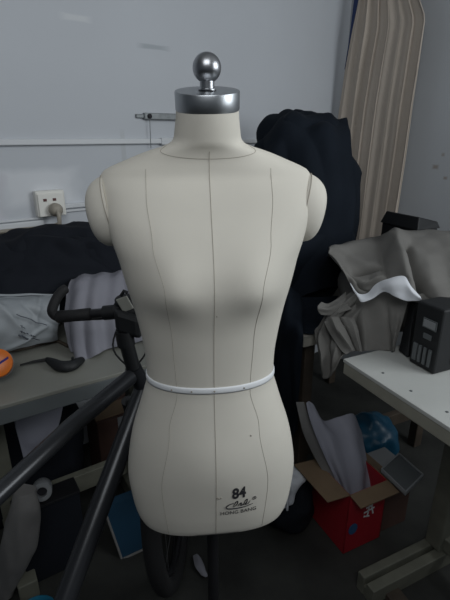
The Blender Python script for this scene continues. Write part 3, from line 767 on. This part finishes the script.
# dark garments against the wall
mb = MB(); g0 = V(-.70,1.60,ZT)
lump(mb, g0+V(-.02,.03,.155), (.36,.14,.155), .030, 6, 2, 3.0, 80, 36, zmin=ZT, ex=tu, ey=tn)
lump(mb, g0+V(.07,.08,.25), (.23,.11,.085), .035, 7, 5, 3.0, 80, 28, ex=tu, ey=tn)
cloth(mb, [[P(-30,252,1.62),P(4,238,1.68),P(40,229,1.72),P(75,228,1.74),P(100,232,1.78),P(125,246,1.80)],
           [P(-32,262,1.48),P(2,250,1.52),P(40,238,1.56),P(75,238,1.60),P(102,242,1.66),P(126,256,1.72)],
           [P(-34,262,1.42),P(4,266,1.44),P(40,264,1.48),P(72,262,1.53),P(100,264,1.59),P(126,270,1.64)],
           [P(-36,284,1.37),P(2,293,1.39),P(40,291,1.43),P(70,287,1.49),P(98,282,1.55),P(124,283,1.60)],
           [P(-36,300,1.38),P(2,304,1.40),P(40,300,1.45),P(70,297,1.51),P(98,292,1.57),P(124,292,1.62)]], 110, 70, .016, 8, 6,
      ridges=[(.1,.15,.6,.35,.05,.02),(.4,.1,.9,.5,.04,-.02),(.55,.3,.95,.25,.05,.02),(.1,.5,.8,.6,.05,-.012)])
o = mb.build('garment_pile', 'blackcloth', smooth=True, origin=g0); tag(o, 'low wide pile of dark garments on the left table below the socket', 'clothes')
# white printed bag
t = thing('printed_bag', 'white film bag with dark printed lines lying on the left table', 'bag', F(28,345,ZT))
mb = MB()
net = [[P(-16,296,1.33),P(10,296,1.36),P(34,295,1.40),P(60,296,1.45)],
       [P(-20,305,1.25),P(10,306,1.28),P(34,305,1.33),P(60,304,1.40)],
       [P(-22,326,1.20),P(8,330,1.245),P(34,326,1.305),P(59,320,1.38)],
       [P(-22,345,1.20),P(8,346,1.245),P(34,340,1.31),P(58,334,1.385)],
       [P(-20,358,1.225),P(10,351.5,1.265),P(34,345.5,1.325),P(58,340,1.395)]]
cloth(mb, net, 70, 60, .007, 11, 3, ridges=[(.05,.1,.5,.5,.04,.010),(.5,.2,.95,.6,.04,-.010),(.2,.9,.8,.55,.04,.010),(.75,.05,.7,.5,.03,.008)])
fr = patch_rows(net, 50, 44)
mb.grid([[Vector(p) for p in fr[0]], [p+V(-.05,.10,-.02) for p in fr[0]], [V(p.x-.05, p.y+.10, ZT+.004) for p in fr[0]]])
mb.build('bag_film', 'bagwhite', t, smooth=True, solid=.003, fix=False)
ptx = MB()
def bag_pt(px, py):                              # nearest point of the bag's front
    best = min((p for r in fr[6:42] for p in r), key=lambda p: (pix(p)-V(px,py,0)).length)
    return best+V(.007,-.015,.007)
for (a, b, w) in (((16,315),(47,326),.0014),((12,326),(19,331),.003),((20,331),(28,334),.0028),((10,331),(17,335),.0026),((19,335),(29,339),.0026),((31,338),(40,340),.0024),((30,335),(36,337),.002),((14,322),(19,325),.0018),((21,326),(26,329),.002)):
    n = 6; pts = [bag_pt(a[0]+(b[0]-a[0])*i/n, a[1]+(b[1]-a[1])*i/n) for i in range(n+1)]
    ptx.tube(pts, w, n=6, flat=.4)
o = ptx.build('printed_lines', 'inkgrey', t); o['label'] = 'slanted dark printed lines'
# dark seam base under the bag
mb = MB(); mb.tube([F(x, y, ZT+.006) for x, y in ((4,351),(18,350),(30,347),(44,343),(58,341),(68,346))], .006, n=8)
o = mb.build('rope', 'wood', smooth=True, origin=F(34,347,ZT)); tag(o, 'dark brown rope lying along the foot of the white film bag', 'cord')
# pale garment with folds
mb = MB()
net = [[P(74,274,1.62),P(90,272,1.63),P(108,272,1.64),P(126,270,1.66),P(140,272,1.68)],
       [P(70,280,1.48),P(86,277,1.48),P(105,276,1.50),P(124,275,1.53),P(140,278,1.56)],
       [P(66,296,1.42),P(82,292,1.40),P(103,292,1.42),P(124,292,1.46),P(142,292,1.50)],
       [P(64,322,1.37),P(80,320,1.34),P(102,316,1.37),P(124,316,1.41),P(144,316,1.46)],
       [P(66,342,1.34),P(82,345,1.30),P(104,338,1.34),P(126,336,1.38),P(146,334,1.43)],
       [P(70,352.5,1.32),P(84,360,1.27),P(106,350,1.325),P(128,344,1.37),P(148,340,1.415)]]
rip_rows = []
cloth(mb, net, 80, 60, .006, 9, 4, V(1.5,1.5,.4), rip=(.011,4.2,.8))
lump(mb, V(-.36,1.55,.85), (.10,.09,.10), .01, 7, 3, 2.5, 40, 24, zmin=ZT)
o = mb.build('pale_garment', 'lilac', smooth=True, solid=.003, origin=F(100,345,ZT), fix=False); tag(o, 'pale lilac garment hanging in folds behind the handlebar on the left table', 'clothes')
# orange roll leaning
oc = P(-3,363,1.13); oax = V(.35,-.75,.56).normalized()
t = thing('tape_roll', 'orange round tape roll on the near end of the left table', 'tape', V(oc.x, oc.y, ZT))
MB().lathe([(.012,-.022),(.039,-.022),(.0405,-.018),(.0405,.0),(.038,.002),(.012,.002)], oc, oax, n=44).build('tape_ring', 'orange', t, smooth=True)
MB().lathe([(.0425,-.026),(.0425,-.022),(.039,-.0215),(.012,-.0215)], oc, oax, n=44).build('paper_back', 'palegrey', t, smooth=True)
pm = MB(); xx = oax.cross(V(0,0,1)).normalized()*-1; yy = oax.cross(xx)
up_ = yy if yy.z > 0 else -yy
rt_ = xx if xx.x > 0 else -xx
for i in range(3): pm.box(oc+oax*.003+rt_*(.010+.008*i)+up_*(-.002+.004*i), (.010,.001,.010), rt_+up_*.5, oax)
pm.build('printed_mark', 'purple', t)
# small black tool
t = thing('hand_tool', 'small black tool with thin pointed shaft on the left table', 'tool', F(50,364,ZT))
MB().tube([F(20,365,ZT+.010), F(34,361.5,ZT+.011), F(48,359.5,ZT+.012)], [.0025,.004,.006], n=10).build('shaft', 'rubber', t, smooth=True)
hnet = [F(46,359,ZT+.012), F(52,362,ZT+.014), F(60,366,ZT+.016), F(70,366,ZT+.016), F(78,362,ZT+.015), F(83,359,ZT+.012)]
MB().tube(cr_line(hnet, 24), [.005+.013*math.sin(PI*(i+1)/26) for i in range(24)], n=14, flat=.7).build('handle', 'blackplastic', t, smooth=True)
MB().lathe([(.004,0),(.004,.012),(.002,.014)], F(73,361,ZT+.024), V(0,0,1), n=12).build('knob', 'blackplastic', t)
# small bits under the handlebar
mb = MB(); mb.tube([F(90,356,ZT+.005), F(95,352,ZT+.006), F(101,347,ZT+.008)], [.004,.006,.003], n=10)
o = mb.build('small_clip', 'blackplastic', smooth=True, origin=F(95,352,ZT)); tag(o, 'tiny dark clip on the left table below the pale garment', 'clip')

# ================================================================== UNDER THE LEFT TABLE
mb = MB()
cloth(mb, [[P(14,415,1.19),P(30,408,1.22),P(46,404,1.25),P(64,400,1.28)],
           [P(16,428,1.17),P(31,424,1.20),P(46,420,1.23),P(61,416,1.26)],
           [P(20,444,1.17),P(32,442,1.19),P(46,440,1.22),P(57,434,1.25)],
           [P(24,460,1.18),P(34,461,1.20),P(44,460,1.22),P(52,452,1.25)]], 40, 34, .008, 9, 3)
o = mb.build('hanging_cloth', 'sheet', smooth=True, solid=.003, origin=P(36,440,1.21), fix=False); tag(o, 'grey-blue cloth hanging under the front edge of the left table', 'cloth')
# pale grey sack
mb = MB()
cs = [(P(24,490,1.10),.030),(P(25,505,1.08),.042),(P(23,523,1.07),.050),(P(19,545,1.06),.052),(P(13,566,1.05),.045),(P(7,584,1.05),.034),(P(5,594,1.045),.024)]
path = cr_line([c for c, r in cs], 40); rad = [v.x for v in cr_line([V(r,0,0) for c, r in cs], 40)]
ring = []
for i, p in enumerate(path):
    row = []
    for j in range(40):
        a = 2*PI*j/40; q = p+V(math.cos(a), math.sin(a)*.8, 0)*rad[i]
        nv_ = V(math.cos(a), math.sin(a), 0); row.append(q+nv_*wrinkle(q, .010, 11, 4, V(1.6,1.6,.5)))
    ring.append(row)
mb.grid(ring, close_u=True); mb.f.append(tuple(range(40))); mb.f.append(tuple(range(39*40, 40*40)))
for v in mb.v: v.z = max(v.z, .003)
o = mb.build('cloth_sack', 'sack', smooth=True, origin=V(path[-1].x, path[-1].y, .0)); tag(o, 'pale grey cloth sack slumped on the floor under the left table', 'sack')
# thread roll
rc_ = P(42,492,1.15); ra = V(.35,-.85,.35).normalized()
t = thing('tape_roll', 'pale roll with dark core under the left table', 'roll', rc_)
MB().lathe([(.016,-.05),(.029,-.05),(.031,-.046),(.031,.0),(.029,.004),(.016,.004)], rc_, ra, n=32, ring=True).build('wound_ring', 'palegrey', t, smooth=True)
MB().lathe([(.0158,-.048),(.0158,-.012)], rc_, ra, n=24).build('core', 'ink', t, smooth=True)
# added block carrying the roll, a stand-in for unidentified shadowy shapes
sb = V(rc_.x+.0, rc_.y+.018, 0)
t = thing('filler_block', 'added dark block for shadowy shapes, carrying the pale roll under the left table', 'crate', sb)
zc = rc_.z-.036
MB().box(sb+V(0,0,zc/2), (.20,.075,zc-.004), tu, tn).build('filler_body', 'blackcloth', t, bevel=.004)
MB().box(sb+V(0,0,zc), (.205,.08,.008), tu, tn).build('filler_rim', 'black_metal', t, bevel=.002)
mb = MB(); ub = V(-.86,1.42,0)  # invented dark lump, keeps the lit wall under the table dark
lump(mb, ub+V(0,0,.26), (.30,.12,.27), .03, 7, 9, 2.8, 70, 40, zmin=.003, ex=tu, ey=tn)
o = mb.build('shade_filler', 'blackcloth', smooth=True, origin=ub); tag(o, 'added dark lump standing in for shadowy shapes deep under the left table', 'bundle')
# brown carton
bx = V(-.47,1.66,0)
t = thing('brown_carton', 'dull brown cardboard box deep under the left table', 'box', bx)
MB().box(bx+V(0,0,.165), (.22,.18,.33), tu, tn).build('carton_body', 'redbrown', t, bevel=.003)
MB().box(bx+V(0,0,.332)+tn*-.02, (.215,.10,.005), tu, tn).build('flap', 'cardboard', t)
MB().box(bx+V(0,0,.20)-tn*.091, (.05,.002,.26), tu, tn).build('tape_strip', 'palegrey', t)
# blue board leaning
t = thing('blue_board', 'dark blue board with pale edging leaning behind the down tube', 'board', F(128,558,0))
q = [P(104,508,1.23), P(140,494,1.27), P(150,546,1.23), P(122,559,1.195)]
th = V(.01,.03,.012)
MB().hexa([q[3],q[2],q[1],q[0]]+[p+th for p in (q[3],q[2],q[1],q[0])]).build('board_panel', 'bluepanel', t)
eb = MB()
for a, b in ((q[0],q[3]),(q[3],q[2])):
    eb.tube([a+V(0,-.002,0), b+V(0,-.002,0)], .0045, n=8)
o = eb.build('edging', 'sack', t); o['label'] = 'pale edging'
# cyan basin
cb = F(38,628,0)
t = thing('cyan_tub', 'small bright blue plastic tub on the floor near the bike frame', 'tub', cb)
MB().lathe([(.045,.0),(.050,.004),(.060,.055),(.063,.058),(.060,.059),(.055,.052),(.046,.008),(.001,.007)], cb, n=36).build('tub_body', 'cyan', t, smooth=True)

# ================================================================== BICYCLE
bk_f = V(.423,.906,0); bk_r = V(.906,-.423,0); LEAN = math.radians(5)
bk_up = (V(0,0,1)*math.cos(LEAN)-bk_r*math.sin(LEAN))
G = V(-.172,1.04,0)
def bp(f, h, s=0.0): return G+bk_f*f+bk_up*h+bk_r*s
bike = thing('bicycle', 'dark grey bicycle leaning at the left table behind the dress form', 'bicycle', G+bk_f*-.4)
HT_, HB_ = bp(-.012,.845), bp(.030,.735)
SCL, BB = bp(-.60,.775), bp(-.52,.30)
RA = bp(-.93,.335)
MB().tube([HB_, HT_], .022, n=20).build('head_tube', 'frame', bike, smooth=True)
MB().tube([bp(-.03,.825), bp(-.25,.815), SCL], [.021,.020,.017], n=20).build('top_tube', 'frame', bike, smooth=True)
MB().tube([bp(.012,.760), bp(-.25,.535), BB], [.026,.026,.024], n=20).build('down_tube', 'frame', bike, smooth=True)
MB().tube([BB, bp(-.66,.86)], .016, n=16).build('seat_tube', 'frame', bike, smooth=True)
for s in (-1, 1):
    MB().tube([bp(-.585,.74,.02*s), RA+bk_r*.062*s], .009, n=10).build('seat_stay', 'frame', bike, smooth=True)
    MB().tube([bp(-.55,.30,.025*s), RA+bk_r*.062*s], .010, n=10).build('chain_stay', 'frame', bike, smooth=True)
MB().tube([BB-bk_r*.04, BB+bk_r*.04], .022, n=18).build('bottom_bracket', 'frame', bike, smooth=True)
sd = MB()
rows = []
for i in range(17):
    q = i/16; w = .018+.055*(q**2)*(3-2*q); f = -.50-.26*q
    rows.append([bp(f, .905+.012*math.cos(PI*(q*2-1))*.4-.03*abs(math.sin(a))*0 - (.028 if math.sin(a) < -.2 else 0)+.010*math.sin(a), w*math.cos(a)) for a in [2*PI*k/18 for k in range(18)]])
sd.grid(rows, close_u=True); sd.f.append(tuple(range(18))); sd.f.append(tuple(range(16*18, 17*18)))
sd.build('saddle', 'rubber', bike, smooth=True)
# turned front end
wd = V(.02,.9998,0); wr_ = V(.9998,-.02,0)                       # wheel heading / bar direction
fu = (V(0,0,1)*math.cos(LEAN)-V(1,0,0)*math.sin(LEAN)*.9).normalized()
wh_up = fu; wh_ax = wd.cross(wh_up).normalized()
FA = HB_+wd*.115-fu*.375
FA.z = .337
def wheel(c, ax, parent, up):
    w = MB().torus(c, .305, .027, ax, 72, 12).build('wheel', 'rubber', parent, smooth=True)
    MB().torus(c, .272, .010, ax, 64, 8).build('rim', 'black_metal', w, smooth=True)
    MB().tube([c-ax*.045, c+ax*.045], .016, n=14).build('wheel_hub', 'black_metal', w, smooth=True)
    x = ax.orthogonal().normalized(); y = ax.cross(x)
    for i in range(24):
        a = 2*PI*i/24; d = x*math.cos(a)+y*math.sin(a); s = 1 if i % 2 else -1
        MB().tube([c+ax*.03*s+d*.014, c+d*.266], .0009, n=5).build('spoke', 'black_metal', w)
    return w
wheel(FA, wh_ax, bike, fu)
wheel(RA, bk_r, bike, bk_up)
CRN = HB_-fu*.028+wd*.012
MB().tube([CRN-wh_ax*.065, CRN+wh_ax*.065], .020, n=16).build('fork_crown', 'black_metal', bike, smooth=True)
for s in (-1, 1):
    MB().tube([CRN+wh_ax*.062*s+fu*.01, CRN+wh_ax*.062*s+(FA-CRN)*.5, FA+wh_ax*.058*s], [.019,.018,.012], n=14).build('fork_leg', 'black_metal', bike, smooth=True)
# steerer, stem, bar
STM = bp(-.025,.93)
MB().tube([HT_, STM], .019, n=18).build('headset', 'blackplastic', bike, smooth=True)
BARC = P(126,311,1.075)
st_ = MB(); st_.tube([STM-fu*.015, STM+fu*.025], .023, n=18); st_.tube([STM, BARC], .019, n=16); st_.tube([BARC-wr_*.028, BARC+wr_*.028], .022, n=18)
st_.build('stem', 'blackplastic', bike, smooth=True)
hbL = P(57,317,1.09); hbR = BARC+(BARC-hbL)
hb_ = MB().tube(cr_line([hbL, P(90,314,1.085), BARC, BARC+(BARC-P(90,314,1.085)), hbR], 30), .0125, n=14).build('handlebar', 'black_metal', bike, smooth=True)
for (a, b) in ((hbL, hbL+(BARC-hbL)*.50), (hbR, hbR+(BARC-hbR)*.50)):
    MB().tube([a, a+(b-a)*.04, a+(b-a)*.5, b-(b-a)*.03, b], [.014,.0165,.0155,.0165,.014], n=16).build('grip', 'rubber', bike, smooth=True)
for sgn, a in ((1, hbL), (-1, hbR)):
    d = (BARC-a).normalized()
    MB().tube(cr_line([a+d*.008, a+d*.006+V(-.010*sgn,0,.004), a+V(-.010*sgn,.0,.020), a+V(-.002*sgn,.02,.045), a+V(.010*sgn,.035,.060), a+V(.018*sgn,.045,.064)], 22), [.013]*20+[.012,.009], n=14).build('bar_end', 'rubber', bike, smooth=True)
    lv = a+d*.150
    bl = MB().tube([lv-d*.022, lv+d*.022], .019, n=14).build('lever_clamp', 'blackplastic', bike, smooth=True)
    MB().tube(cr_line([lv+V(0,.025,-.012), lv-d*.01+V(0,.045,-.028), lv-d*.05+V(0,.05,-.032), lv-d*.095+V(0,.045,-.026)], 18), [.008,.008]+[.006]*14+[.007,.006], n=10).build('brake_lever', 'black_metal', bl, smooth=True)
    sh_ = a+d*.185
    MB().lathe([(.020,-.016),(.025,-.008),(.025,.012),(.016,.019)], sh_+V(0,.005,.020), V(0,-.3,1), n=18).build('shifter', 'blackplastic', bl, smooth=True)
    MB().tube(cr_line([lv+V(0,.02,-.006), lv+d*.04+V(0,.05,.0), lv+d*.07+V(0,.05,-.05), lv+d*.085+V(0,.02,-.12), HT_+V(-.02*sgn,.0,-.03)], 24), .0026, n=8).build('brake_cable', 'rubber', bl, smooth=True)
# small pale tag and clip on the bar
tg = P(125,304,1.05)
MB().box(tg, (.030,.004,.040), V(.92,0,.35), V(0,1,.25), V(-.35,-.2,.92)).build('reflector_plate', 'tag', bike, bevel=.002)
MB().tube([P(121,296,1.05), P(124,291,1.05), P(128,293,1.05)], .0045, n=8).build('cable_clip', 'blackplastic', bike, smooth=True)
MB().box(P(129,322,1.06), (.068,.05,.062), V(1,0,-.35), V(0,1,0)).build('bar_lamp', 'blackplastic', bike, bevel=.012)
# crank set
ck = MB().lathe([(.085,.052),(.088,.054),(.088,.058),(.085,.060)], BB, bk_r, n=40).build('chainring', 'black_metal', bike, smooth=True)
for s in (-1, 1):
    e = BB+bk_r*.065*s+(bk_f*.05-bk_up*.16)*s
    cka = MB().tube([BB+bk_r*.055*s, e], .011, n=10).build('crank_arm', 'black_metal', bike, smooth=True)
    MB().box(e+bk_r*.05*s, (.09,.07,.022), bk_r, bk_f, bk_up).build('pedal', 'blackplastic', cka, bevel=.004)

for o in bpy.data.objects:
    if '_loc' in o: del o['_loc']

# ================================================================== LIGHT
wd_ = bpy.data.worlds.new('world'); sc.world = wd_; wd_.use_nodes = True
bg_ = wd_.node_tree.nodes['Background']; bg_.inputs['Color'].default_value = (.74,.86,1.0,1); bg_.inputs['Strength'].default_value = .07
def area(name, loc, target, sx, sy, power, col):
    l = bpy.data.lights.new(name, 'AREA'); l.shape = 'RECTANGLE'; l.size = sx; l.size_y = sy; l.energy = power; l.color = col
    o = bpy.data.objects.new(name, l); C.objects.link(o); o.location = loc
    o.rotation_euler = (Vector(target)-Vector(loc)).to_track_quat('-Z', 'Y').to_euler(); return o
area('window_daylight', (1.85,.45,1.9), (-.2,.95,1.30), 1.2, 1.1, 23, (.92,.97,1.0))
area('front_fill', (.0,-.45,2.45), (-.2,1.5,1.45), 1.1, .9, 12.5, (.95,.98,1.0))  # added fill for the form's front, no known lamp there

sc.view_settings.view_transform = 'Standard'; sc.view_settings.look = 'None'
sc.view_settings.gamma = 1.0; sc.view_settings.exposure = 0.0
try: sc.view_settings.use_curve_mapping = False
except Exception: pass
